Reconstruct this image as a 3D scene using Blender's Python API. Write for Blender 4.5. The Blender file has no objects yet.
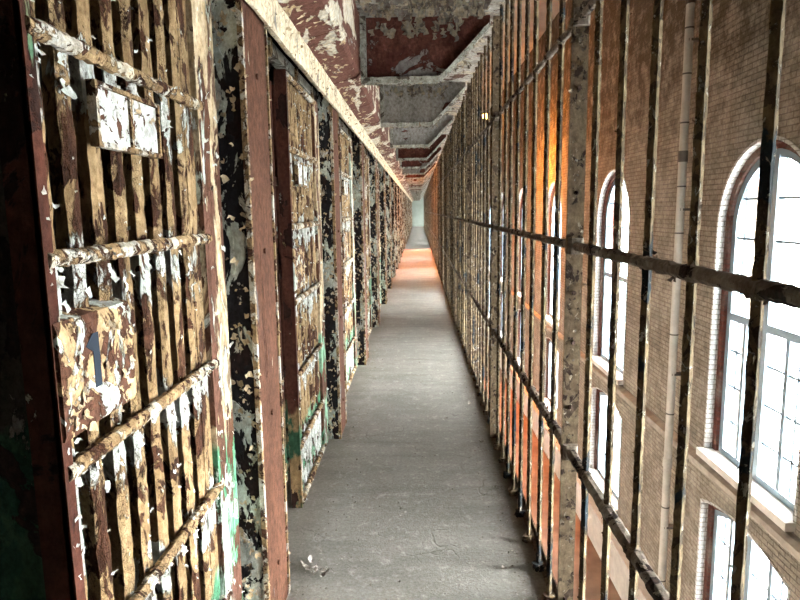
import bpy, math, random
from mathutils import Vector, Matrix, Euler
random.seed(7)
SC = bpy.context.scene
COL = SC.collection
H = 1.70            # eye height above the walkway
S = 2.25            # one bay of the tier
NB = 28             # bays built along the walkway

# ------------------------------------------------------------------ helpers
class MB:
    def __init__(s): s.v = []; s.f = []
    def box(s, x0, x1, y0, y1, z0, z1, c=0.0):
        if c <= 0:
            b = len(s.v)
            s.v += [(x0,y0,z0),(x1,y0,z0),(x1,y1,z0),(x0,y1,z0),(x0,y0,z1),(x1,y0,z1),(x1,y1,z1),(x0,y1,z1)]
            s.f += [tuple(b+i for i in q) for q in ((0,3,2,1),(4,5,6,7),(0,1,5,4),(1,2,6,5),(2,3,7,6),(3,0,4,7))]
        else:   # vertical / long edges chamfered: octagonal section extruded in z
            pts = [(x0+c,y0),(x1-c,y0),(x1,y0+c),(x1,y1-c),(x1-c,y1),(x0+c,y1),(x0,y1-c),(x0,y0+c)]
            s.prism(pts, 'z', z0, z1)
        return s
    def prism(s, pts, ax, a0, a1):
        b = len(s.v); n = len(pts)
        for a in (a0, a1):
            for p, q in pts:
                s.v.append({'z':(p,q,a), 'y':(p,a,q), 'x':(a,p,q)}[ax])
        s.f.append(tuple(b+i for i in range(n))[::-1]); s.f.append(tuple(b+n+i for i in range(n)))
        for i in range(n):
            j = (i+1) % n
            s.f.append((b+i, b+j, b+n+j, b+n+i))
        return s
    def rod(s, p0, p1, rx, ry, n=6, rings=8, jit=0.0, rot=0.0, rng=random, smooth_ends=True):
        """rough bar between two points, jittered in radius along its length"""
        p0 = Vector(p0); p1 = Vector(p1); d = (p1-p0).normalized()
        u = Vector((0,0,1)) if abs(d.z) < .9 else Vector((1,0,0))
        a = d.cross(u).normalized() if abs(d.z) < .9 else Vector((1,0,0))
        bb = d.cross(a).normalized()
        b = len(s.v)
        for k in range(rings+1):
            c = p0.lerp(p1, k/rings)
            if 0 < k < rings: c = c + (a*rng.uniform(-1,1)+bb*rng.uniform(-1,1))*jit*.4
            for i in range(n):
                t = rot + 2*math.pi*i/n
                j = 1 + rng.uniform(-1,1)*jit/max(rx,1e-4)
                s.v.append(tuple(c + a*(math.cos(t)*rx*j) + bb*(math.sin(t)*ry*j)))
        for k in range(rings):
            for i in range(n):
                j = (i+1) % n
                s.f.append((b+k*n+i, b+k*n+j, b+(k+1)*n+j, b+(k+1)*n+i))
        s.f.append(tuple(b+i for i in range(n))[::-1]); s.f.append(tuple(b+rings*n+i for i in range(n)))
        return s
    def flake(s, p, nrm, size, curl, rng=random, t=None):
        p = Vector(p); nrm = Vector(nrm).normalized()
        if t is None:
            t = Vector((rng.uniform(-1,1),rng.uniform(-1,1),rng.uniform(-1,1)))
        t = Vector(t); t = (t - nrm*t.dot(nrm))
        if t.length < 1e-4: t = nrm.orthogonal()
        t.normalize(); w = nrm.cross(t)
        b = len(s.v); R = 3
        for k in range(R+1):
            q = k/R; ww = size*rng.uniform(.15,.5)*(1-.45*q*rng.random())
            base = p + nrm*.0012 + t*(size*q*math.cos(curl*q*.7)) + nrm*(size*q*math.sin(curl*q*.7))
            o = rng.uniform(-.22,.22)*size
            s.v.append(tuple(base + w*(o-ww))); s.v.append(tuple(base + w*(o+ww)))
        for k in range(R):
            s.f.append((b+2*k, b+2*k+1, b+2*k+3, b+2*k+2))
        return s
    def build(s, name, mat, parent=None, loc=(0,0,0), smooth=False):
        me = bpy.data.meshes.new(name)
        me.from_pydata(s.v, [], s.f); me.update()
        if smooth:
            for p in me.polygons: p.use_smooth = True
        if mat: me.materials.append(mat)
        o = bpy.data.objects.new(name, me); COL.objects.link(o)
        o.location = loc
        if parent: o.parent = parent
        return o

def empty(name, loc=(0,0,0)):
    o = bpy.data.objects.new(name, None); COL.objects.link(o); o.location = loc
    o.empty_display_size = .1
    return o
def tag(o, label, cat, group=None, kind=None):
    o['label'] = label; o['category'] = cat
    if group: o['group'] = group
    if kind: o['kind'] = kind
    return o
def structure(o): o['kind'] = 'structure'; return o
def kids(o): return [c for c in bpy.data.objects if c.parent == o]
def clone(o, parent=None, _k=None):
    _k = _k if _k is not None else TREE
    c = o.copy(); COL.objects.link(c); c.parent = parent
    for ch in _k(o): clone(ch, c, _k)
    return c
_tree = {}
def TREE(o): return _tree.get(o.name, [])
def note(o):      # remember children of a prototype, for copying
    _tree[o.name] = list(o.children)
    for c in o.children: note(c)
ORD = ('first second third fourth fifth sixth seventh eighth ninth tenth eleventh twelfth thirteenth fourteenth fifteenth '
       'sixteenth seventeenth eighteenth nineteenth twentieth twenty-first twenty-second twenty-third twenty-fourth '
       'twenty-fifth twenty-sixth twenty-seventh twenty-eighth twenty-ninth thirtieth').split()

# ------------------------------------------------------------------ materials
class NG:
    def __init__(s, name):
        s.m = bpy.data.materials.new(name); s.m.use_nodes = True
        s.t = s.m.node_tree; s.t.nodes.clear()
        s.out = s.n('ShaderNodeOutputMaterial')
    def n(s, typ, **kw):
        x = s.t.nodes.new(typ)
        for k, v in kw.items(): setattr(x, k, v)
        return x
    def l(s, a, b): s.t.links.new(a, b)
    def val(s, sock, v):
        if hasattr(v, 'node'): s.l(v, sock)
        else: sock.default_value = v
    def math(s, op, a, b=None, c=False):
        x = s.n('ShaderNodeMath', operation=op, use_clamp=c)
        s.val(x.inputs[0], a)
        if b is not None: s.val(x.inputs[1], b)
        return x.outputs[0]
    def pos(s, scale=(1,1,1), off=(0,0,0)):
        g = s.n('ShaderNodeNewGeometry'); m = s.n('ShaderNodeMapping')
        s.l(g.outputs['Position'], m.inputs[0]); m.inputs['Scale'].default_value = scale; m.inputs['Location'].default_value = off
        return m.outputs[0]
    def noise(s, vec, scale, detail=6, rough=.6, dist=0):
        x = s.n('ShaderNodeTexNoise'); s.l(vec, x.inputs['Vector'])
        x.inputs['Scale'].default_value = scale; x.inputs['Detail'].default_value = detail
        x.inputs['Roughness'].default_value = rough; x.inputs['Distortion'].default_value = dist
        return x.outputs[0]
    def step(s, v, thr, e=.02, inv=False):
        x = s.n('ShaderNodeMapRange'); s.val(x.inputs[0], v)
        x.inputs[1].default_value = thr-e; x.inputs[2].default_value = thr+e
        if inv: x.inputs[3].default_value = 1; x.inputs[4].default_value = 0
        return x.outputs[0]
    def mix(s, f, a, b, mode='MIX'):
        x = s.n('ShaderNodeMix', data_type='RGBA', blend_type=mode)
        s.val(x.inputs[0], f)
        for sock, v in ((x.inputs[6], a), (x.inputs[7], b)):
            if hasattr(v, 'node'): s.l(v, sock)
            else: sock.default_value = (*v, 1)
        return x.outputs[2]
    def z(s):
        g = s.n('ShaderNodeNewGeometry'); x = s.n('ShaderNodeSeparateXYZ'); s.l(g.outputs['Position'], x.inputs[0])
        return x.outputs
    def finish(s, col, rough=.75, height=None, bd=.01, bs=1.0, metal=0.0, spec=.3):
        p = s.n('ShaderNodeBsdfPrincipled')
        s.val(p.inputs['Base Color'], col if hasattr(col, 'node') else (*col, 1))
        s.val(p.inputs['Roughness'], rough); p.inputs['Metallic'].default_value = metal
        p.inputs['Specular IOR Level'].default_value = spec
        if height is not None:
            b = s.n('ShaderNodeBump'); b.inputs['Strength'].default_value = bs; b.inputs['Distance'].default_value = bd
            s.l(height, b.inputs['Height']); s.l(b.outputs[0], p.inputs['Normal'])
        s.l(p.outputs[0], s.out.inputs[0])
        return s.m

def peel(name, base, layers, zs=.6, base2=None, green=None, crack=0, bd=.004, rough=.85, grime=.35, seed=0, spec=.08, joints=None, ys=1):
    """layered flaking paint. layers: (colour, colour2, scale, threshold)."""
    g = NG(name); rnd = random.Random(seed+11)
    v0 = g.pos((1,1,zs), (seed*3.1,0,0))
    col = base
    sp = g.noise(v0, 45, 6, .7)
    if base2: col = g.mix(g.step(sp, .52, .1), base, base2)
    hgt = g.math('MULTIPLY', sp, .35)
    for i, (c, c2, sc, th) in enumerate(layers):
        v = g.pos((1,ys,zs), tuple(rnd.uniform(-50,50) for _ in range(3)))
        a = g.noise(v, sc, 9, .62, .6)
        if joints and i == 1:      # old undercoat laid bare where the bars meet the rails
            zz = g.z()[2]; acc = None
            for jz in joints:
                k_ = g.math('SUBTRACT', 1.0, g.math('DIVIDE', g.math('ABSOLUTE', g.math('SUBTRACT', zz, jz-.055)), .16), True)
                acc = k_ if acc is None else g.math('ADD', acc, k_)
            acc = g.math('ADD', acc, g.math('MULTIPLY', g.step(zz, .345, .02, True), .75))
            a = g.math('ADD', a, g.math('MULTIPLY', acc, .225))
        m = g.step(a, th, .008)
        cc = c
        if c2: cc = g.mix(g.step(g.noise(v, sc*2.7, 5, .6), .5, .16), c, c2)
        if green and i == 0:
            zz = g.z()[2]
            lim = g.math('ADD', zz, g.math('MULTIPLY', g.noise(v, 5, 4, .6), .35))
            gm = g.step(lim, green[1]+.17, .02, inv=True)
            gc = g.mix(g.step(g.noise(v, 9, 6, .6), .5, .03), green[0], green[2])
            cc = g.mix(gm, cc, gc)
        col = g.mix(m, col, cc)
        hgt = g.math('ADD', hgt, g.math('MULTIPLY', m, .8))
        # dark lip just outside a lifted flake
        lip = g.math('MULTIPLY', g.step(a, th-.018, .014), g.math('SUBTRACT', 1.0, m))
        col = g.mix(g.math('MULTIPLY', lip, .55), col, (base[0]*.45, base[1]*.45, base[2]*.45))
    if crack:
        vo = g.n('ShaderNodeTexVoronoi', feature='DISTANCE_TO_EDGE'); g.l(g.pos((1,1,.7)), vo.inputs['Vector']); vo.inputs['Scale'].default_value = crack
        ck = g.step(vo.outputs['Distance'], .03, .025, inv=True)
        ck = g.math('MULTIPLY', ck, g.step(g.noise(v0, 6, 3), .5, .08))
        col = g.mix(g.math('MULTIPLY', ck, .75), col, (base[0]*.6, base[1]*.6, base[2]*.6))
        hgt = g.math('SUBTRACT', hgt, g.math('MULTIPLY', ck, .5))
    # grime film
    gr = g.noise(g.pos((1,1,.35), (9,4,2)), 7, 6, .65)
    col = g.mix(g.math('MULTIPLY', g.step(gr, .55, .12), grime), col, (.10,.075,.05), 'MULTIPLY')
    # fine gritty mottling of old paint and dirt
    mo = g.noise(g.pos((1,1,.8), (2,5,7)), 38, 8, .75)
    mt = g.step(mo, .5, .16)
    col = g.mix(mt, g.mix(1.0, col, (.42,.38,.34), 'MULTIPLY'), col)
    hgt = g.math('ADD', hgt, g.math('MULTIPLY', mo, .9))
    return g.finish(col, rough, hgt, bd, 1.0, spec=spec)

RUST = (.050,.021,.012); RUST2 = (.120,.052,.028)
TAN = (.45,.315,.172); TAN2 = (.28,.18,.09); CREAM = (.72,.60,.42); WHITE = (.64,.64,.60); WHITE2 = (.50,.54,.50)
GREEN = (.10,.30,.17); GREEN2 = (.30,.52,.36); BROWN = (.120,.055,.036); BROWN2 = (.165,.080,.055)
M = {}
M['bar_paint'] = peel('bar_paint', RUST, [(TAN, TAN2, 8, .44), (WHITE, WHITE2, 9, .655), (RUST2, RUST, 6.5, .60), ((.44,.50,.36), TAN, 8, .66), (RUST, RUST2, 30, .60)], zs=.5, base2=RUST2, crack=120, green=(GREEN, .45, GREEN2), seed=1, joints=(2.035,1.616,1.197,.77,.357), bd=.006)
M['rail_paint'] = peel('rail_paint', RUST, [(TAN2, TAN, 14, .45), (WHITE, CREAM, 9, .52), (RUST, RUST2, 34, .60)], zs=1, base2=RUST2, crack=90, seed=2, bd=.006)
M['stile_paint'] = peel('stile_paint', BROWN, [(CREAM, TAN, 9, .47), (BROWN2, BROWN, 6, .53), (WHITE, (.55,.70,.60), 5, .585)], zs=.35, base2=RUST2, green=(GREEN, .9, GREEN2), seed=3)
M['dark_steel'] = peel('dark_steel', (.035,.015,.011), [((.10,.034,.022), (.06,.024,.016), 4, .44), (TAN2, WHITE2, 9, .665), (TAN2, (.10,.2,.12), 5, .64)], zs=.6, base2=(.03,.014,.010), seed=4, grime=.5, green=((.035,.09,.05), .55, TAN2))
M['lock_paint'] = peel('lock_paint', BROWN, [((.62,.44,.24), TAN, 13, .51), (WHITE, (.62,.70,.62), 11, .55), (RUST2, BROWN, 28, .58)], zs=.8, base2=RUST2, seed=5)
M['white_paint'] = peel('white_paint', RUST2, [(WHITE, (.66,.71,.70), 26, .43), (TAN, CREAM, 18, .62)], zs=1, base2=BROWN, seed=6)
M['pilaster'] = peel('pilaster', (.105,.046,.027), [((.130,.058,.036), (.10,.045,.028), 4, .45), ((.12,.115,.12), (.2,.17,.17), 5, .64), (CREAM, WHITE2, 11, .70)], zs=.22, base2=(.12,.055,.042), seed=7, grime=.25)
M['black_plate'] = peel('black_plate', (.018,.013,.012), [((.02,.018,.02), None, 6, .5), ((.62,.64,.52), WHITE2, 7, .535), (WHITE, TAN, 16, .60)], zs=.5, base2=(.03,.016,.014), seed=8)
M['cream_beam'] = peel('cream_beam', (.34,.26,.18), [((.94,.82,.60), (.85,.72,.52), 6, .36), (WHITE2, (.25,.15,.12), 9, .63)], zs=1, base2=RUST2, seed=9, grime=.4, crack=25)
M['brown_casing'] = peel('brown_casing', (.72,.62,.46), [((.165,.070,.050), (.13,.055,.040), 6, .46), ((.24,.22,.21), WHITE2, 6, .66), (TAN, CREAM, 14, .66)], zs=1, base2=(.60,.58,.52), seed=10, grime=.2, ys=.3)
M['web_brown'] = peel('web_brown', (.115,.040,.028), [((.085,.028,.022), (.13,.045,.032), 6, .5), ((.30,.28,.26), (.22,.2,.19), 3.0, .62)], zs=1, base2=(.15,.06,.045), seed=11)
M['web_grey'] = peel('web_grey', (.115,.040,.028), [((.33,.31,.285), (.28,.265,.24), 2.0, .40), ((.13,.05,.038), None, 5, .66)], zs=1, base2=(.15,.06,.045), seed=12, grime=.2)
M['flange_grey'] = peel('flange_grey', (.16,.14,.115), [((.44,.42,.36), (.33,.33,.28), 9, .44), ((.30,.17,.12), TAN2, 12, .66)], zs=1, base2=(.1,.07,.05), seed=13, crack=30)
M['slab_soffit'] = peel('slab_soffit', (.13,.055,.042), [((.46,.43,.38), (.38,.35,.30), 3.5, .44), ((.58,.47,.33), (.40,.36,.30), 5, .56)], zs=1, base2=(.2,.15,.11), seed=14, bd=.01)
M['cage_bar'] = peel('cage_bar', (.115,.082,.050), [((.25,.185,.105), (.165,.12,.07), 30, .48), ((.030,.026,.026), (.03,.045,.055), 5, .585), ((.58,.52,.42), (.40,.38,.33), 55, .61)], zs=.6, base2=(.07,.047,.03), seed=15, grime=.3)
M['cage_rail'] = peel('cage_rail', (.035,.026,.022), [((.28,.235,.19), (.19,.155,.125), 14, .42), ((.42,.35,.27), None, 20, .63)], zs=1, base2=(.07,.045,.035), seed=16, grime=.4, bd=.008)
M['cage_post'] = peel('cage_post', (.085,.058,.04), [((.255,.19,.12), (.18,.13,.085), 16, .43), ((.42,.35,.26), None, 40, .63), ((.05,.03,.022), None, 22, .61)], zs=.8, base2=(.12,.08,.055), seed=17)
M['rivet'] = peel('rivet', (.04,.02,.016), [((.10,.06,.045), None, 30, .5)], seed=18)
M['flake_white'] = peel('flake_white', (.62,.60,.54), [(WHITE, (.62,.68,.63), 15, .40)], base2=TAN, seed=19, grime=.15)
M['flake_tan'] = peel('flake_tan', (.40,.31,.21), [(CREAM, TAN, 15, .44)], base2=(.5,.45,.36), seed=20, grime=.3)
M['flake_grey'] = peel('flake_grey', (.20,.18,.155), [((.27,.25,.21), (.38,.30,.20), 14, .48)], base2=(.14,.10,.08), seed=21)
M['grit'] = peel('grit', (.22,.20,.17), [((.50,.47,.42), (.36,.33,.28), 30, .46)], base2=(.12,.10,.08), seed=23, grime=.1)
M['stencil'] = NG('stencil').finish((.022,.028,.038), .9, spec=.05)
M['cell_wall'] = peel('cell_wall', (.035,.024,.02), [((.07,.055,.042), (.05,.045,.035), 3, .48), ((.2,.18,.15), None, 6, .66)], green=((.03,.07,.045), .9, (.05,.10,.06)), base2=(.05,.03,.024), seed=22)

def concrete():
    g = NG('walkway_concrete')
    v = g.pos()
    a = g.noise(v, 1.6, 8, .65); b = g.noise(g.pos((1,1,1),(3,7,1)), 14, 8, .7); c = g.noise(g.pos((.7,3.2,1),(5,2,1)), 2.2, 5, .6)
    col = g.mix(g.step(a, .5, .2), (.205,.193,.168), (.29,.275,.245))
    col = g.mix(g.math('MULTIPLY', g.step(c, .57, .1), .6), col, (.17,.16,.14))
    col = g.mix(g.math('MULTIPLY', g.step(b, .60, .06), .35), col, (.52,.50,.455))
    col = g.mix(g.math('MULTIPLY', g.step(b, .36, .05, True), .5), col, (.26,.245,.225))
    # dirt along both edges
    x = g.z()[0]
    edge = g.math('ABSOLUTE', g.math('ADD', x, .03))
    ed = g.math('ADD', edge, g.math('MULTIPLY', g.math('SUBTRACT', g.noise(v, 6, 6, .7), .5), .22))
    col = g.mix(g.math('MULTIPLY', g.step(ed, .52, .09), .45), col, (.13,.105,.08))
    # cracks
    vo = g.n('ShaderNodeTexVoronoi', feature='DISTANCE_TO_EDGE')
    dv = g.n('ShaderNodeVectorMath', operation='ADD'); nz = g.n('ShaderNodeTexNoise'); nz.inputs['Scale'].default_value = 3; g.l(v, nz.inputs['Vector'])
    g.l(v, dv.inputs[0]); g.l(nz.outputs[1], dv.inputs[1]); g.l(dv.outputs[0], vo.inputs['Vector']); vo.inputs['Scale'].default_value = .9
    ck = g.math('MULTIPLY', g.step(vo.outputs['Distance'], .006, .004, True), g.step(a, .52, .05))
    col = g.mix(g.math('MULTIPLY', ck, .3), col, (.09,.08,.07))
    h = g.math('ADD', g.math('MULTIPLY', b, .6), g.math('MULTIPLY', g.noise(v, 90, 4, .7), .5))
    mo = g.noise(v, 55, 6, .8)
    col = g.mix(g.step(mo, .47, .13), g.mix(1.0, col, (.66,.63,.60), 'MULTIPLY'), col)
    h = g.math('SUBTRACT', h, g.math('MULTIPLY', ck, .4))
    return g.finish(col, .88, h, .008, .9, spec=.10)
M['concrete'] = concrete()

def brick(name, c1, c2, mortar, yz=True, dirt=1.0, bw=.205, rh=.063):
    g = NG(name)
    o = g.z(); cv = g.n('ShaderNodeCombineXYZ')
    g.l(g.math('ADD', o[0], o[1]) if not yz else o[1], cv.inputs[0]); g.l(o[2], cv.inputs[1])
    b = g.n('ShaderNodeTexBrick'); g.l(cv.outputs[0], b.inputs['Vector'])
    b.inputs['Color1'].default_value = (*c1,1); b.inputs['Color2'].default_value = (*c2,1); b.inputs['Mortar'].default_value = (*mortar,1)
    b.inputs['Scale'].default_value = 1; b.inputs['Brick Width'].default_value = bw; b.inputs['Row Height'].default_value = rh
    b.inputs['Mortar Size'].default_value = .007; b.inputs['Mortar Smooth'].default_value = .3; b.inputs['Bias'].default_value = -.1
    v = g.pos()
    a = g.noise(v, 1.1, 8, .68); f = g.noise(g.pos((1,1,1),(7,2,4)), 3.4, 10, .72)
    col = g.mix(g.math('MULTIPLY', g.step(a, .55, .08), .35), b.outputs['Color'], (.52,.47,.40))
    # soot and moss high on the wall
    zz = g.math('ADD', o[2], g.math('MULTIPLY', g.math('SUBTRACT', g.noise(v, .7, 6, .7), .5), 4.0))
    hi = g.step(zz, 3.3, 1.0)
    d = g.math('MULTIPLY', g.math('ADD', g.math('MULTIPLY', g.step(f, .53, .09), .50), g.math('MULTIPLY', hi, g.step(f, .45, .1))), dirt, True)
    col = g.mix(g.math('MULTIPLY', d, .85), col, (.075,.060,.040))
    mo = g.noise(v, 26, 6, .75)
    col = g.mix(g.step(mo, .48, .14), g.mix(1.0, col, (.62,.58,.54), 'MULTIPLY'), col)
    h = g.math('ADD', g.math('MULTIPLY', b.outputs['Fac'], -1.0), g.math('MULTIPLY', g.math('ADD', f, mo), .6))
    return g.finish(col, .9, h, .022, 1.0, spec=.08)
M['brick'] = brick('painted_brick', (.37,.315,.25), (.28,.235,.183), (.19,.155,.125))
M['brick_white'] = brick('white_brick', (.68,.655,.62), (.58,.555,.525), (.33,.30,.27), yz=False, dirt=.2)
M['brick_red'] = brick('red_brick', (.15,.048,.034), (.11,.036,.027), (.10,.05,.042), yz=False, dirt=.2)
def simple(name, c, rough=.6, var=.15, sc=6, bd=.003, metal=0):
    g = NG(name); a = g.noise(g.pos(), sc, 6, .6)
    col = g.mix(g.step(a, .5, .2), c, tuple(x*(1-var*2) for x in c))
    return g.finish(col, rough, a, bd, .5, metal=metal)
M['stone'] = simple('stone_ledge', (.56,.51,.45), .85, .12)
M['moulding'] = simple('moulding_stone', (.36,.30,.24), .9, .2)
M['frame'] = simple('window_frame_paint', (.20,.26,.30), .45, .05)
M['pipe'] = simple('pipe_paint', (.50,.44,.37), .6, .12)
M['pipe_dark'] = simple('pipe_collar', (.13,.11,.09), .7, .2)
M['hall_floor'] = simple('hall_floor', (.25,.16,.11), .7, .25, 2)
M['hall_wall'] = simple('hall_plaster', (.42,.38,.33), .9, .15, 2)
M['hall_ceiling'] = simple('hall_ceiling_plaster', (.55,.52,.47), .9, .15, 2)
M['end_wall'] = simple('end_wall_paint', (.26,.29,.25), .8, .1, 2)
M['lamp_metal'] = simple('lamp_metal', (.05,.045,.04), .5, .1)
def glass():
    g = NG('window_glass')
    t = g.n('ShaderNodeBsdfTransparent'); t.inputs[0].default_value = (.93,.96,.97,1)
    gl = g.n('ShaderNodeBsdfGlossy'); gl.inputs['Roughness'].default_value = .03
    mx = g.n('ShaderNodeMixShader'); mx.inputs[0].default_value = .06
    g.l(t.outputs[0], mx.inputs[1]); g.l(gl.outputs[0], mx.inputs[2]); g.l(mx.outputs[0], g.out.inputs[0])
    return g.m
M['glass'] = glass()
def emit(name, c, s):
    g = NG(name); e = g.n('ShaderNodeEmission'); e.inputs[0].default_value = (*c,1); e.inputs[1].default_value = s
    g.l(e.outputs[0], g.out.inputs[0]); return g.m
M['bulb'] = emit('bulb_glow', (1,.33,.05), 14)

# ------------------------------------------------------------------ setting
Y0, Y1 = -4.0, 64.0
XW = 3.6
structure(MB().box(-2.9, .60, Y0, Y1, -.14, 0).build('floor', M['concrete']))
CEIL = structure(MB().box(-2.9, .62, Y0, Y1, 3.0, 3.16).build('ceiling', M['slab_soffit']))
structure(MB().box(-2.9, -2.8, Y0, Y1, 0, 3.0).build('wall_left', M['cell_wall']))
structure(MB().box(-.9, -.75, Y0, Y1, 3.16, 6.6).build('wall_left_upper', M['hall_wall']))
structure(MB().box(-.9, -.75, Y0, Y1, -5.0, -.14).build('wall_left_lower', M['hall_wall']))
structure(MB().box(-.9, XW+.5, Y0, Y1, -5.2, -5.0).build('floor_hall', M['hall_floor']))
structure(MB().box(-.9, XW+.5, Y0, Y1, 6.6, 6.8).build('ceiling_hall', M['hall_ceiling']))
structure(MB().box(-2.9, XW+.5, Y0-.2, Y0, -5.2, 6.8).build('wall_back', M['end_wall']))
structure(MB().box(-2.9, XW+.5, Y1, Y1+.2, -5.2, 6.8).build('wall_front', M['end_wall']))
# angle iron along the outer edge of the walkway, and joint seam
trim = MB()
trim.prism([(.565,0),(.60,0),(.60,.05),(.592,.05),(.592,.008),(.565,.008)], 'y', Y0, Y1)
structure(trim.build('trim_1', M['cage_post']))

# brick wall with window openings
WIN = [6.68+5.06*k for k in range(-1, 12)]
RW = .97; ZC = 1.43; ZB = -1.33; LT = -2.02; LB = -3.78; RISE = .16
def arch_pts(yc, r, n=20, bottom=ZB):
    return [(yc-r, bottom)] + [(yc-r*math.cos(math.pi*i/n), ZC+r*math.sin(math.pi*i/n)) for i in range(n+1)] + [(yc+r, bottom)]
def seg_pts(yc, w, bot, n=10, top=LT, rise=RISE):
    return [(yc-w, bot)] + [(yc-w+2*w*i/n, top+rise*(1-(2*i/n-1)**2)) for i in range(n+1)] + [(yc+w, bot)]
def flat_with_holes(name, outer, holes, x0, x1, mat, parent=None):
    cu = bpy.data.curves.new(name+'_outline', 'CURVE'); cu.dimensions = '2D'; cu.fill_mode = 'BOTH'
    cu.extrude = abs(x1-x0)/2
    for loop in [outer]+holes:
        sp = cu.splines.new('POLY'); sp.points.add(len(loop)-1); sp.use_cyclic_u = True
        for i, (a, b) in enumerate(loop): sp.points[i].co = (a, b, 0, 1)
    tmp = bpy.data.objects.new('tmp_outline', cu); COL.objects.link(tmp)
    dg = bpy.context.evaluated_depsgraph_get(); dg.update()
    me = bpy.data.meshes.new_from_object(tmp.evaluated_get(dg)); me.name = name
    bpy.data.objects.remove(tmp); bpy.data.curves.remove(cu)
    # curve space (a,b,c) -> world (x = mid + c, y = a, z = b)
    for v in me.vertices:
        a, b, c = v.co; v.co = ((x0+x1)/2 + c, a, b)
    me.materials.clear(); me.materials.append(mat); me.update()
    o = bpy.data.objects.new(name, me); COL.objects.link(o)
    if parent: o.parent = parent
    return o
holes = []
for yc in WIN:
    holes.append(arch_pts(yc, RW, bottom=ZB-.09)); holes.append(seg_pts(yc, RW, LB-.09))
structure(flat_with_holes('wall_right', [(Y0,-5),(Y1,-5),(Y1,6.6),(Y0,6.6)], holes, XW, XW+.5, M['brick']))
tr = MB(); tr.prism([(XW,-1.66),(XW-.06,-1.62),(XW-.10,-1.56),(XW-.10,-1.50),(XW-.04,-1.47),(XW,-1.46)], 'y', Y0, Y1)
structure(tr.build('trim_2', M['moulding']))
tr = MB(); tr.box(XW-.16, XW, Y0, Y1, -5.0, -4.25); tr.box(XW-.22, XW, Y0, Y1, -4.25, -4.17)
structure(tr.build('trim_3', M['stone']))

def ring(inner, outer, x0, x1, name, mat, parent):
    b = MB(); n = len(inner)
    for x in (x0, x1):
        for p in inner: b.v.append((x, *p))
        for p in outer: b.v.append((x, *p))
    for i in range(n-1):
        a, c = i, i+1
        b.f += [(a, c, n+c, n+a), (2*n+a, 3*n+a, 3*n+c, 2*n+c), (a, 2*n+a, 2*n+c, c), (n+a, n+c, 3*n+c, 3*n+a)]
    b.f += [(0, n, 3*n, 2*n), (n-1, 3*n-1, 4*n-1, 2*n-1)]
    return b.build(name, mat, parent)
def window(idx, yc, lower):
    w = structure(empty('window_%d' % idx, (XW, yc, ZB if not lower else LB)))
    ox, oy, oz = w.location
    sub = lambda pts: [(a-oy, b-oz) for a, b in pts]
    out = (lambda r: arch_pts(yc, r)) if not lower else (lambda r: seg_pts(yc, r, LB, top=LT+(r-RW)*.6))
    bot = ZB if not lower else LB
    top = ZC+RW if not lower else LT+RISE
    ring(sub(out(RW-.035)), sub(out(RW+.001)), -.010, .08, 'architrave', M['brick_white'], w)
    ring(sub(out(RW-.125)), sub(out(RW-.002)), .08, .32, 'reveal', M['brick_red'], w)
    ring(sub(out(RW-.215)), sub(out(RW-.124)), .12, .21, 'window_frame', M['frame'], w)
    mb = MB(); ri = RW-.19
    def top_at(y):
        y = y-yc
        return (ZC+math.sqrt(max(ri*ri-y*y, 0)) if not lower else LT+RISE*(1-(y/RW)**2)-.13) - oz
    def vbar(dy, hw, x0, x1): mb.box(x0, x1, dy-hw, dy+hw, 0.0, top_at(yc+dy))
    vbar(0, .050, .11, .20)
    for dy in (-.42, .42): mb.box(.12, .19, dy-.032, dy+.032, 0, 1.72 if not lower else top_at(yc+dy))
    for dy in (-.60, .60): vbar(dy, .014, .14, .17)
    zt = [(.0, .075)]
    if not lower: zt += [(1.78-.06, .045)]
    for z, hw in zt: mb.box(.112, .202, -ri, ri, max(z-hw, 0), z+hw)
    for z in ((.45, .88, 1.31, 2.2, 2.65, 3.1) if not lower else (.45, .9, 1.35)):
        if z + oz > ZC and not lower:
            hwid = math.sqrt(max(ri*ri-(z+oz-ZC)**2, .01))
        else: hwid = ri
        mb.box(.14, .17, -hwid, hwid, z-.014, z+.014)
    mb.build('mullions', M['frame'], w)
    gp = sub(out(RW-.16)); g = MB(); g.prism(gp, 'x', .152, .158); g.build('pane', M['glass'], w)
    s = MB(); s.box(-.10, .115, -RW+.002, RW-.002, -.09, -.001); s.build('sill', M['stone'], w)
    li = bpy.data.lights.new('daylight_portal', 'AREA'); li.shape = 'RECTANGLE'; li.size = 2*RW; li.size_y = top-bot
    li.cycles.is_portal = True
    lo = bpy.data.objects.new('daylight_portal', li); COL.objects.link(lo)
    lo.location = (XW+.55, yc, (top+bot)/2); lo.rotation_euler = (0, math.radians(90), 0)
    lo.rotation_euler = Matrix(((0,0,1),(0,1,0),(-1,0,0))).to_euler() if False else Euler((math.radians(90), 0, math.radians(90)))
for i, yc in enumerate(WIN):
    window(2*i+1, yc, False); window(2*i+2, yc, True)

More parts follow.
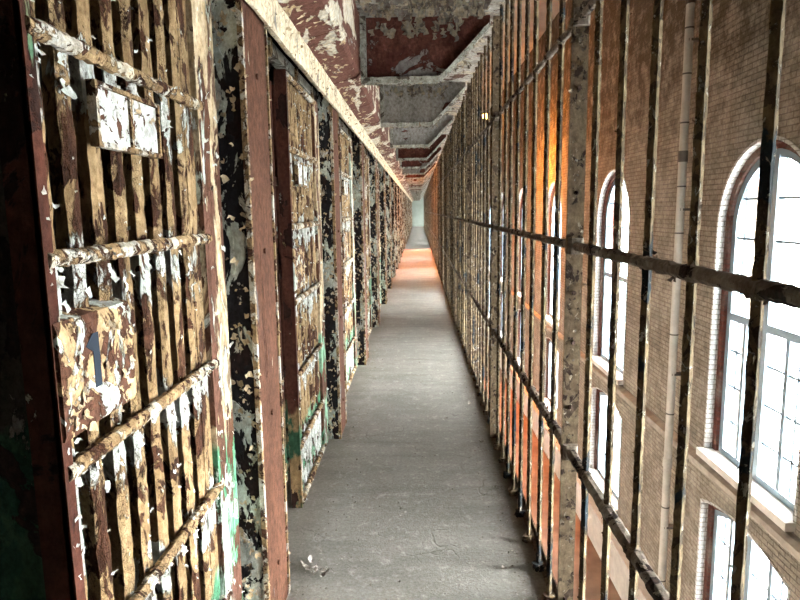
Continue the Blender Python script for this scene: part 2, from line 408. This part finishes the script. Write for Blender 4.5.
# ------------------------------------------------------------------ cell fronts (left)
XP = -.687
PZ = [2.415, 2.035, 1.616, 1.197, .77, .357, .03]
def make_front(extra):
    """barred front of a cell; local origin = near corner on the walkway, face at x=0, runs +y"""
    rng = random.Random(31 + extra)
    W = 1.06
    root = empty('cell_front', (0,0,0))
    MB().box(-.062, -.004, 0, .012, .0, 2.438).box(-.012, 0, 0, .032, 0, 2.438).build('jamb', M['dark_steel'], root)
    # right stile and the flat strip beside it
    st = MB(); st.box(-.10, 0, W-.19, W, 0, 2.438); st.build('stile', M['stile_paint'], root)
    MB().box(-.05, -.018, W-.265, W-.192, .03, 2.44).build('flat_strip', M['bar_paint'], root)
    fl = MB()
    for k in range(8):
        yb = .062+.103*k
        b = MB(); hw = .026
        hw = .0250; pts = [(-.060,-hw*.7),(-.030,-hw),(-.022,-hw*.45),(-.020,hw*.5),(-.032,hw),(-.060,hw*.7)]
        # rough bar built of rings
        base = len(b.v); R = 80
        for r in range(R+1):
            zz = .03+2.40*r/R
            for (x, y) in pts:
                b.v.append((x+rng.uniform(-1,1)*.0019, yb+y+rng.uniform(-1,1)*.0019, zz))
        n = len(pts)
        for r in range(R):
            for i in range(n):
                j = (i+1) % n; b.f.append((base+r*n+i, base+r*n+j, base+(r+1)*n+j, base+(r+1)*n+i))
        b.f.append(tuple(range(base, base+n))[::-1]); b.f.append(tuple(range(base+R*n, base+R*n+n)))
        b.build('bar', M['bar_paint'], root)
        for q in range(22):
            fl.flake((-.021, yb+rng.uniform(-.014,.016), rng.uniform(.05,2.4)), (1, rng.uniform(-.6,.3), 0), rng.uniform(.005,.016), rng.uniform(.2,1.2), rng, (0, rng.uniform(-1,1), rng.uniform(-1,1)))
        for z in PZ[1:-1]:    # paint torn around the joints
            for q in range(3):
                fl.flake((-.021, yb+rng.uniform(-.02,.02), z-rng.uniform(0,.09)), (1,rng.uniform(-.5,.2),0), rng.uniform(.010,.028), rng.uniform(.1,.8), rng, (0,rng.uniform(-.5,.5),-1))
    for z in PZ:
        MB().rod((-.006,.012,z), (-.006,W-.15,z), .0165, .018, 8, 60, .0022, .3, rng).build('rail', M['rail_paint'], root)
        for q in range(10):
            fl.flake((.010, rng.uniform(.03,W-.2), z+rng.uniform(-.012,.012)), (1,0,rng.uniform(-.5,.5)), rng.uniform(.005,.014), rng.uniform(.4,1.6), rng)
    for q in range(50):
        fl.flake((.001, W-rng.uniform(.005,.185), rng.uniform(.05,2.42)), (1,0,0), rng.uniform(.008,.026), rng.uniform(.15,1.0), rng, (0,rng.uniform(-1,1),rng.uniform(-1,.4)))
    for q in range(30):
        fl.flake((-.003, .016, rng.uniform(.05,2.42)), (1,-.4,0), rng.uniform(.008,.02), rng.uniform(.2,1.2), rng)
    # lock box
    lb = empty('lock_box', (0,.004,1.265)); lb.parent = root
    MB().prism([(-.055,.004),(.004,0),(.008,.010),(.008,.215),(.002,.232),(-.055,.25)], 'y', 0, .30).build('lock_plate', M['lock_paint'], lb)
    if extra:
        nb = MB(); nb.box(.0085,.0095,.120,.146,.075,.19); nb.prism([(.094,.168),(.121,.19),(.121,.152)], 'x', .0085, .0095)
        nb.build('number_stencil', M['stencil'], lb)
    fl2 = MB()
    for q in range(46):
        fl2.flake((.0095, rng.choice((rng.uniform(.01,.08),rng.uniform(.16,.29))), rng.uniform(.0,.22)), (1,0,0), rng.uniform(.008,.024), rng.uniform(.15,.8), rng, (0,rng.uniform(-1,1),-rng.random()))
    o = fl2.build('paint_flakes', M['flake_tan'], lb); o['kind'] = 'stuff'
    # label holder under the upper rail
    lh = empty('label_holder', (0,.235,1.845)); lh.parent = root
    f = MB()
    f.box(-.018,.002,0,.335,0,.012); f.box(-.018,.002,0,.335,.130,.140)
    for y in (0,.160,.322): f.box(-.018,.002,y,y+.012,.012,.130)
    f.build('label_frame', M['rail_paint'], lh)
    for y in (.016,.176): MB().box(-.016,-.004,y-.003,y+.145,.013,.129).build('card_plate', M['white_paint'], lh)
    o = fl.build('paint_flakes', M['flake_white'], root); o['kind'] = 'stuff'
    return root
# bay numbering: first front starts at y = 1.12
FY = 1.12
proto_first = make_front(1); note(proto_first)
proto_rest = make_front(0); note(proto_rest)
for k in range(-1, NB-1):
    if k == -1: continue
    o = proto_first if k == 0 else (proto_rest if k == 1 else clone(proto_rest))
    o.location = (XP, FY+S*k, 0)
    lab = ('nearest barred steel cell front with peeling cream paint and a stencilled figure one' if k == 0 else
           '%s barred cell front of flaking cream and green paint counted from the camera' % ORD[k])
    tag(o, lab, 'cell front', 'barred cell fronts along the left of the walkway')

# pilasters between the cells
def make_pilaster():
    rng = random.Random(77); root = empty('pilaster', (0,0,0))
    MB().box(-.10, 0, .006, .36, 0, 2.52).build('front_plate', M['pilaster'], root)
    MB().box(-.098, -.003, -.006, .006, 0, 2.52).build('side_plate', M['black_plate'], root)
    MB().box(-.012, .006, -.010, .012, 0, 2.52).box(-.012,.006,.34,.362,0,2.52).build('edge_strip', M['rail_paint'], root)
    fl = MB()
    for q in range(90):
        fl.flake((rng.uniform(-.085,-.012), -.0075, rng.uniform(.02,2.5)**1.0), (0,-1,0), rng.uniform(.008,.03), rng.uniform(.1,1.0), rng)
    for q in range(30):
        fl.flake((.006, rng.choice((0,.35))+rng.uniform(-.008,.008), rng.uniform(.02,2.5)), (1,-.3,0), rng.uniform(.006,.016), rng.uniform(.3,1.3), rng)
    o = fl.build('paint_flakes', M['flake_tan'], root); o['kind'] = 'stuff'
    # rivets
    for z in (.25,.9,1.55,2.2):
        MB().rod((0,.18,z),(.008,.18,z),.011,.011,8,1).build('rivet', M['pilaster'], root)
    return root
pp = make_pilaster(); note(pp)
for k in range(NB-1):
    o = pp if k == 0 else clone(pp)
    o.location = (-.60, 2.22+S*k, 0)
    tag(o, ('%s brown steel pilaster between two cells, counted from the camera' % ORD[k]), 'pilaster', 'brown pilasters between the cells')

# cell interiors: partition walls between cells and track above the openings
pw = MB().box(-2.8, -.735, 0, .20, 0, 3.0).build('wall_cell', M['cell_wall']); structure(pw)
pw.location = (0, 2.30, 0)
for k in range(1, NB-1):
    c = pw.copy(); COL.objects.link(c); c.location = (0, 2.30+S*k, 0)
c = pw.copy(); COL.objects.link(c); c.location = (0, 2.30-S, 0)
def make_track():
    rng = random.Random(5); root = empty('door_track', (0,0,0))
    MB().box(-.06, 0, 0, S-.004, 0, .055).box(-.06,-.05,0,S-.004,.055,.075).build('track_bar', M['flange_grey'], root)
    for y in (.25, .9, 1.55, 2.1):
        MB().box(-.05,.012,y,y+.05,-.03,.05).build('hanger', M['rail_paint'], root)
    return root
tk = make_track(); note(tk)
for k in range(NB):
    o = tk if k == 0 else clone(tk)
    o.location = (-.7125, -.05+S*k, 2.475)
    tag(o, '%s length of sliding door track over the cell openings, counted from the camera' % ORD[k], 'door track', 'door track above the cells')

# jamb + sliding door stile standing in each opening
def make_door():
    rng = random.Random(9); root = empty('sliding_door', (0,0,0))
    MB().box(-.045, 0, 0, .10, .03, 2.44).build('door_stile', M['dark_steel'], root)
    for z in (1.85, 1.30, .70, .12): MB().box(-.04,-.008,.10,.86,z,z+.05).build('door_rail', M['dark_steel'], root)
    for k in range(6): MB().rod((-.022,.18+.115*k,.05),(-.022,.18+.115*k,2.43),.013,.013,6,6,.001,0,rng).build('door_bar', M['dark_steel'], root)
    MB().box(0,.012,.02,.08,1.02,1.20).build('lock_case', M['dark_steel'], root)
    return root
sd = make_door(); note(sd)
for k in range(NB-1):
    o = sd if k == 0 else clone(sd)
    o.location = (-.815, 3.22+S*k, 0)
    tag(o, '%s dark barred sliding door standing open in its cell opening, counted from the camera' % ORD[k], 'cell door', 'open sliding cell doors')

# header casing with cream flange above the cells
def make_casing():
    rng = random.Random(15); root = empty('header_casing', (0,0,0))
    L = S-.008
    fl = MB(); R = 18
    # cream flange, slightly ragged outer lip
    prof = [(-.70,0),(-.586,0),(-.586,-.125),(-.572,-.125),(-.572,.02),(-.70,.02)]
    base = len(fl.v); n = len(prof)
    for r in range(R+1):
        for (x, z) in prof: fl.v.append((x+rng.uniform(-1,1)*.003, L*r/R, z+rng.uniform(-1,1)*.003))
    for r in range(R):
        for i in range(n):
            j = (i+1)%n; fl.f.append((base+r*n+i, base+(r+1)*n+i, base+(r+1)*n+j, base+r*n+j))
    fl.f.append(tuple(range(n))); fl.f.append(tuple(range(base+R*n, base+R*n+n))[::-1])
    fl.build('flange', M['cream_beam'], root)
    for q in (0, 1):
        y0, y1 = q*L/2+.006, (q+1)*L/2-.006
        MB().prism([(-.60,.024),(-.415,.075),(-.395,.10),(-.385,.458),(-.60,.458)], 'y', y0, y1).build('cover_plate', M['brown_casing'], root)
    f = MB()
    for q in range(50):
        f.flake((rng.uniform(-.583,-.574), rng.uniform(0,L), -.126), (rng.uniform(-.2,.5),0,-1), rng.uniform(.008,.02), rng.uniform(.1,.5), rng)
    for q in range(60):
        a = rng.random(); f.flake((-.57+.15*a, rng.uniform(0,L), .031+.04*a), (.27,0,-1), rng.uniform(.01,.04), rng.uniform(.05,.5), rng)
    for q in range(90):
        f.flake((-.571, rng.uniform(0,L), rng.uniform(-.12,.02)), (1,0,-.3), rng.uniform(.008,.022), rng.uniform(.2,1.2), rng)
    o = f.build('paint_flakes', M['flake_tan'], root); o['kind'] = 'stuff'
    return root
hc = make_casing(); note(hc)
for k in range(NB):
    o = hc if k == 0 else clone(hc)
    o.location = (0, -.03+S*k, 2.54)
    tag(o, '%s length of cream flanged header casing over the cells, counted from the camera' % ORD[k], 'header casing', 'header casings above the cell doors')

# ------------------------------------------------------------------ ceiling brackets
PY = 2.22
def make_bracket(web):
    rng = random.Random(3); root = empty('ceiling_bracket', (0,0,0))
    zt, zb = 3.0, 2.60
    MB().prism([(-.385,zt),(-.385,zb),(.15,zb),(.50,2.96),(.50,zt)], 'y', -.006, .006).build('web', M[web], root)
    def strip(pts, hw, th, nseg=14):
        # rough flange following the lower edge of the web
        b = MB(); dense = []
        for (a, c) in zip(pts[:-1], pts[1:]):
            for i in range(nseg): dense.append((a[0]+(c[0]-a[0])*i/nseg, a[1]+(c[1]-a[1])*i/nseg))
        dense.append(pts[-1])
        for (x, z) in dense:
            for (y, dz) in ((-hw,0),(-hw*.6,-th),(hw*.6,-th),(hw,0)):
                b.v.append((x+rng.uniform(-1,1)*.003, y+rng.uniform(-1,1)*.004, z+dz+rng.uniform(-1,1)*.004))
        for r in range(len(dense)-1):
            for i in range(4):
                j = (i+1)%4; b.f.append((4*r+i, 4*r+j, 4*r+4+j, 4*r+4+i))
        b.f.append((0,1,2,3)); e = 4*len(dense); b.f.append((e-1,e-2,e-3,e-4))
        return b
    strip([(-.385,zb),(.15,zb),(.20,2.64),(.50,2.955)], .05, .035).build('flange', M['flange_grey'], root)
    a = MB(); a.box(-.385,-.345,-.045,.045,zb+.001,zt); a.build('stiffener', M['flange_grey'], root)
    f = MB()
    for q in range(70):
        f.flake((rng.uniform(-.38,.2), rng.uniform(-.05,.05), zb-.036), (0,-.4,-1), rng.uniform(.008,.025), rng.uniform(.1,1.2), rng)
    for q in range(60):
        t = rng.random(); f.flake((.17+.33*t, rng.uniform(-.05,.05), 2.585+.34*t), (.6,-.3,-.7), rng.uniform(.008,.025), rng.uniform(.1,1.2), rng)
    for q in range(26):
        f.flake((rng.uniform(-.33,.3), -.008, 2.98-rng.random()**2*.1), (0,-1,0), rng.uniform(.03,.08), rng.uniform(.1,.5), rng, (rng.uniform(-.4,.4),0,-1))
    o = f.build('paint_flakes', M['flake_grey'], root); o['kind'] = 'stuff'
    return root
br = make_bracket('web_brown'); note(br); bg = make_bracket('web_grey'); note(bg)
used = {'b':0,'g':0}
for k in range(NB-1):
    brown = k in (0,1,4,5,7,10,12)
    src, key = (br,'b') if brown else (bg,'g')
    o = src if not used[key] else clone(src); used[key] = 1
    o.location = (0, PY+S*k, 0)
    tag(o, ('%s tapered steel bracket under the ceiling counted from the camera, %s web' % (ORD[k], 'dark brown' if brown else 'grey flaking')), 'bracket', 'ceiling brackets over the walkway')
f = MB(); rng = random.Random(8)
for q in range(900):
    y = rng.uniform(1.0, 16)
    f.flake((rng.uniform(-.34,.46), y, 2.998), (0,0,-1), rng.uniform(.015,.06), rng.uniform(.2,1.2), rng)
for q in range(160):
    f.flake((rng.uniform(-.34,.45), rng.uniform(3.4,4.35), 2.998), (0,0,-1), rng.uniform(.03,.09), rng.uniform(.6,1.8), rng, (rng.uniform(-.3,.3),1,0))
f.build('peeling_paint', M['flake_grey'], CEIL)['kind'] = 'stuff'

# ------------------------------------------------------------------ barred screen (right)
XR = .55
BARS = (.28,.525,.775,1.045,1.302,1.546,1.781,2.023)
def make_screen(seed):
    rng = random.Random(seed); root = empty('bar_screen', (0,0,0))
    # post: angle iron with rivet holes
    po = MB(); po.prism([(-.030,-.014),(.028,-.014),(.030,.03),(.020,.03),(.018,-.003),(-.030,-.003)], 'z', .008, 2.99)
    p = po.build('post', M['cage_post'], root)
    for z in (.22,.55,.98,1.22,1.40,1.75,2.10,2.55,2.8):
        MB().rod((rng.uniform(-.01,.008),-.0185,z),(0,-.0135,z),.008,.008,8,1).build('rivet', M['rivet'], p)
    for y in BARS:
        b = MB()
        x = rng.uniform(-.003,.003)
        b.rod((x,y,.008),(x+rng.uniform(-.004,.004),y+rng.uniform(-.004,.004),2.995),   .0116,.0116, 4, 190, .0011, 0, rng)
        for q in range(26):
            a = rng.uniform(0,6.28); d = Vector((math.cos(a),math.sin(a),0))
            b.flake(Vector((x,y,rng.uniform(.05,2.9)))+d*.0085, d, rng.uniform(.005,.013), rng.uniform(.2,1.2), rng, (rng.uniform(-.3,.3),rng.uniform(-.3,.3),rng.uniform(-1,1)))
        b.rod((x,y,.008),(x,y,.045), .027,.024, 8, 4, .006, .2, rng)
        b.build('bar', M['cage_bar'], root)
    for z, r in ((.812,.019),(1.566,.016),(2.327,.014)):
        b = MB(); b.rod((0,0,z),(0,S-.0385,z), r, r, 8, 110, .0018, .39, rng)
        for q in range(40):
            a = rng.uniform(0,6.28); d = Vector((math.cos(a),0,math.sin(a)))
            b.flake(Vector((0,rng.uniform(.06,S-.06),z))+d*(r-.002), d, rng.uniform(.006,.018), rng.uniform(.3,1.4), rng)
        for y in BARS:     # rust swelling where a bar passes through
            b.rod((0,y-.020,z),(0,y+.020,z), r+.0025, r+.0025, 7, 3, .003, rng.random(), rng)
        b.build('rail', M['cage_rail'], root)
    b = MB()
    for q in range(40):
        b.flake((rng.uniform(-.03,.03), -.0145, rng.uniform(.05,2.9)), (0,-1,0), rng.uniform(.006,.018), rng.uniform(.2,1.0), rng)
    # torn paint hanging off the post at the top rail
    for q in range(5):
        b.flake((.0+rng.uniform(-.03,.03), -.016, 2.36-rng.uniform(0,.2)), (-.5,-1,0), rng.uniform(.02,.04), rng.uniform(.2,.6), rng, (rng.uniform(-.4,.4),0,-1))
    o = b.build('paint_flakes', M['flake_grey'], root); o['kind'] = 'stuff'
    # clamp joining rails to post
    for z in (.812,1.566,2.327): MB().box(-.026,.026,-.038,.034,z-.028,z+.028,.008).build('clamp', M['cage_rail'], root)
    return root
protos = [make_screen(s) for s in (101,102,103)]
for p in protos: note(p)
order = 'nearest second third fourth fifth'.split()
for k in range(-1, NB-1):
    i = k+1
    o = protos[i] if i < 3 else clone(protos[i % 3])
    o.location = (XR, PY+S*k, 0)
    tag(o, '%s bay of the rusted barred screen beside the walkway, counted from the camera' % ORD[i], 'bar screen', 'bays of the barred screen on the right')

# ------------------------------------------------------------------ debris on the walkway
f = MB(); rng = random.Random(44)
for q in range(4200):
    y = 1.2 + 26*rng.random()**1.6
    side = rng.random()
    if side < .38: x = .508 - abs(rng.gauss(0,.07))
    elif side < .7: x = -.57 + abs(rng.gauss(0,.09))
    else: x = rng.uniform(-.55,.52)
    f.flake((x, y, .0015), (rng.uniform(-.3,.3),rng.uniform(-.3,.3),1), rng.uniform(.004,.013), rng.uniform(.1,1.2), rng)
for (x, y, s) in ((.45,4.4,.03),(.48,3.6,.028),(.40,2.75,.03),(.46,5.3,.03),(-.50,2.72,.05),(-.54,2.78,.04),(-.47,2.7,.03),(.2,4.9,.025),(-.1,3.3,.02)):
    for q in range(3): f.flake((x+rng.uniform(-.02,.02), y+rng.uniform(-.03,.03), .002), (rng.uniform(-.3,.3),rng.uniform(-.3,.3),1), s, rng.uniform(.3,1.2), rng)
tag(f.build('paint_chip_debris', M['grit']), 'paint chips and grit scattered along both edges of the concrete walkway', 'debris', kind='stuff')

# ------------------------------------------------------------------ pipe on the brick wall
pr = empty('drain_pipe', (XW-.19, 8.28, -4.16)); tag(pr, 'pale vertical drain pipe fixed to the brick wall between two arched windows', 'pipe')
MB().rod((0,0,0),(0,0,8.36),.052,.052,20,1).build('pipe_shaft', M['pipe'], pr)
for z in (.6,1.7,3.05,4.15,5.5,6.1,6.9,7.5,8.05):
    MB().rod((0,0,z),(0,0,z+.02),.056,.056,20,1).build('collar', M['pipe_dark'], pr)
MB().rod((0,0,8.34),(0,.02,8.47),.062,.06,16,2).rod((0,.01,8.45),(.09,.02,8.55),.06,.06,12,2).build('pipe_elbow', M['pipe_dark'], pr)
MB().rod((0,0,2.3),(0,0,2.42),.064,.064,20,1).build('coupling', M['pipe'], pr)
MB().rod((0,0,6.42),(0,0,6.56),.062,.062,20,1).build('coupling', M['pipe_dark'], pr)
for z in (1.4, 3.6, 5.8, 7.9): MB().box(-.02,.188,-.05,.05,z,z+.03).build('pipe_bracket', M['pipe_dark'], pr)

# ------------------------------------------------------------------ lamp hanging in the hall
LX, LY, LZ = 2.95, 28.0, 5.72
lp = empty('pendant_lamp', (LX, LY, LZ)); tag(lp, 'high orange lamp glowing through the bars far down the hall', 'lamp')
MB().rod((0,0,.2),(0,0,6.6-LZ),.012,.012,8,1).build('cord', M['lamp_metal'], lp)
sh = MB(); n = 20
for (r, z) in ((.05,.22),(.07,.14),(.20,.06),(.21,.05)):
    for i in range(n): sh.v.append((r*math.cos(2*math.pi*i/n), r*math.sin(2*math.pi*i/n), z))
for k in range(3):
    for i in range(n): j=(i+1)%n; sh.f.append((k*n+i,k*n+j,(k+1)*n+j,(k+1)*n+i))
sh.f.append(tuple(range(n)))
sh.build('lamp_shade', M['lamp_metal'], lp)
bl = MB(); nr = 8
for k in range(nr+1):
    a = math.pi*k/nr
    for i in range(12): bl.v.append((.125*math.sin(a)*math.cos(i*math.pi/6), .125*math.sin(a)*math.sin(i*math.pi/6), -.04+.125*math.cos(a)))
for k in range(nr):
    for i in range(12): j=(i+1)%12; bl.f.append((k*12+i,k*12+j,(k+1)*12+j,(k+1)*12+i))
bl.build('bulb', M['bulb'], lp)
def light(name, typ, loc, col, e, **kw):
    l = bpy.data.lights.new(name, typ); l.color = col; l.energy = e
    for k, v in kw.items(): setattr(l, k, v)
    o = bpy.data.objects.new(name, l); COL.objects.link(o); o.location = loc
    return o
light('lamp_light', 'POINT', (LX, LY-.2, LZ-.30), (1,.36,.06), 14, shadow_soft_size=.12)
note(lp)
l2 = clone(lp); l2.location = (2.13, 17.5, 2.95)  # unseen second lamp, added behind a cage post for the orange glow on the brick
for c in l2.children:
    if c.name.startswith('cord'): c.scale.z = (6.6-2.95-.2)/(6.6-LZ-.2); c.location.z = .2-.2*c.scale.z
l2['label'] = 'unseen orange lamp on a long cord, added to light the brick near the third arched window'
l2['category'] = 'lamp'
light('added_lamp_light', 'POINT', (2.13, 17.5, 2.76), (1,.33,.045), 230, shadow_soft_size=.10)
sp = light('lamp_spot', 'SPOT', (LX-.05, LY, LZ-.15), (1,.22,.035), 3900, shadow_soft_size=.08, spot_size=math.radians(56), spot_blend=.12)
sp.rotation_euler = (Vector((0.3, 23.4, 0)) - Vector(sp.location)).to_track_quat('-Z','Y').to_euler()
light('end_light', 'POINT', (0, 61.0, 2.2), (1,.95,.85), 14, shadow_soft_size=.15)  # added point light without a fixture, brightens the end wall

# ------------------------------------------------------------------ daylight
w = bpy.data.worlds.new('daylight'); SC.world = w; w.use_nodes = True
nt = w.node_tree; nt.nodes.clear()
o = nt.nodes.new('ShaderNodeOutputWorld'); b = nt.nodes.new('ShaderNodeBackground')
tc = nt.nodes.new('ShaderNodeTexCoord'); sx = nt.nodes.new('ShaderNodeSeparateXYZ'); cr = nt.nodes.new('ShaderNodeValToRGB')
nt.links.new(tc.outputs['Generated'], sx.inputs[0])
mr = nt.nodes.new('ShaderNodeMapRange'); mr.inputs[1].default_value = -1; mr.inputs[2].default_value = 1
nt.links.new(sx.outputs[2], mr.inputs[0]); nt.links.new(mr.outputs[0], cr.inputs[0])
cr.color_ramp.elements[0].position = .0; cr.color_ramp.elements[0].color = (.50,.50,.49,1)
cr.color_ramp.elements[1].position = 1; cr.color_ramp.elements[1].color = (.95,.97,1,1)
e = cr.color_ramp.elements.new(.46); e.color = (.68,.69,.69,1)
e = cr.color_ramp.elements.new(.52); e.color = (1,.99,.97,1)
dp = nt.nodes.new('ShaderNodeVectorMath'); dp.operation = 'DOT_PRODUCT'; nt.links.new(tc.outputs['Generated'], dp.inputs[0])
dp.inputs[1].default_value = Vector((.9, .0, .36)).normalized()
lobe = nt.nodes.new('ShaderNodeMapRange'); lobe.interpolation_type = 'SMOOTHERSTEP'; nt.links.new(dp.outputs['Value'], lobe.inputs[0])
lobe.inputs[1].default_value = .87; lobe.inputs[2].default_value = 1.0; lobe.inputs[3].default_value = 13.0; lobe.inputs[4].default_value = 50.0
nt.links.new(cr.outputs[0], b.inputs[0]); nt.links.new(lobe.outputs[0], b.inputs[1])
nt.links.new(b.outputs[0], o.inputs[0])

# ------------------------------------------------------------------ camera
cam = bpy.data.cameras.new('camera'); co = bpy.data.objects.new('camera', cam); COL.objects.link(co)
cam.sensor_width = 36; cam.sensor_fit = 'HORIZONTAL'; cam.lens = 621.6*36/800; cam.clip_start = .02; cam.clip_end = 300
yaw, pit, rol = -.031, .1439, -.0138
fw = Vector((math.sin(yaw)*math.cos(pit), math.cos(yaw)*math.cos(pit), -math.sin(pit)))
r = Vector((math.cos(yaw), -math.sin(yaw), 0)); u = r.cross(fw)
r2 = r*math.cos(rol)+u*math.sin(rol); u2 = -r*math.sin(rol)+u*math.cos(rol)
mt = Matrix((r2, u2, -fw)).transposed().to_4x4(); mt.translation = (0, 0, H)
co.matrix_world = mt
SC.camera = co
vs = SC.view_settings
vs.view_transform = 'Standard'; vs.look = 'None'; vs.gamma = 1; vs.use_curve_mapping = False
vs.exposure = 2.82
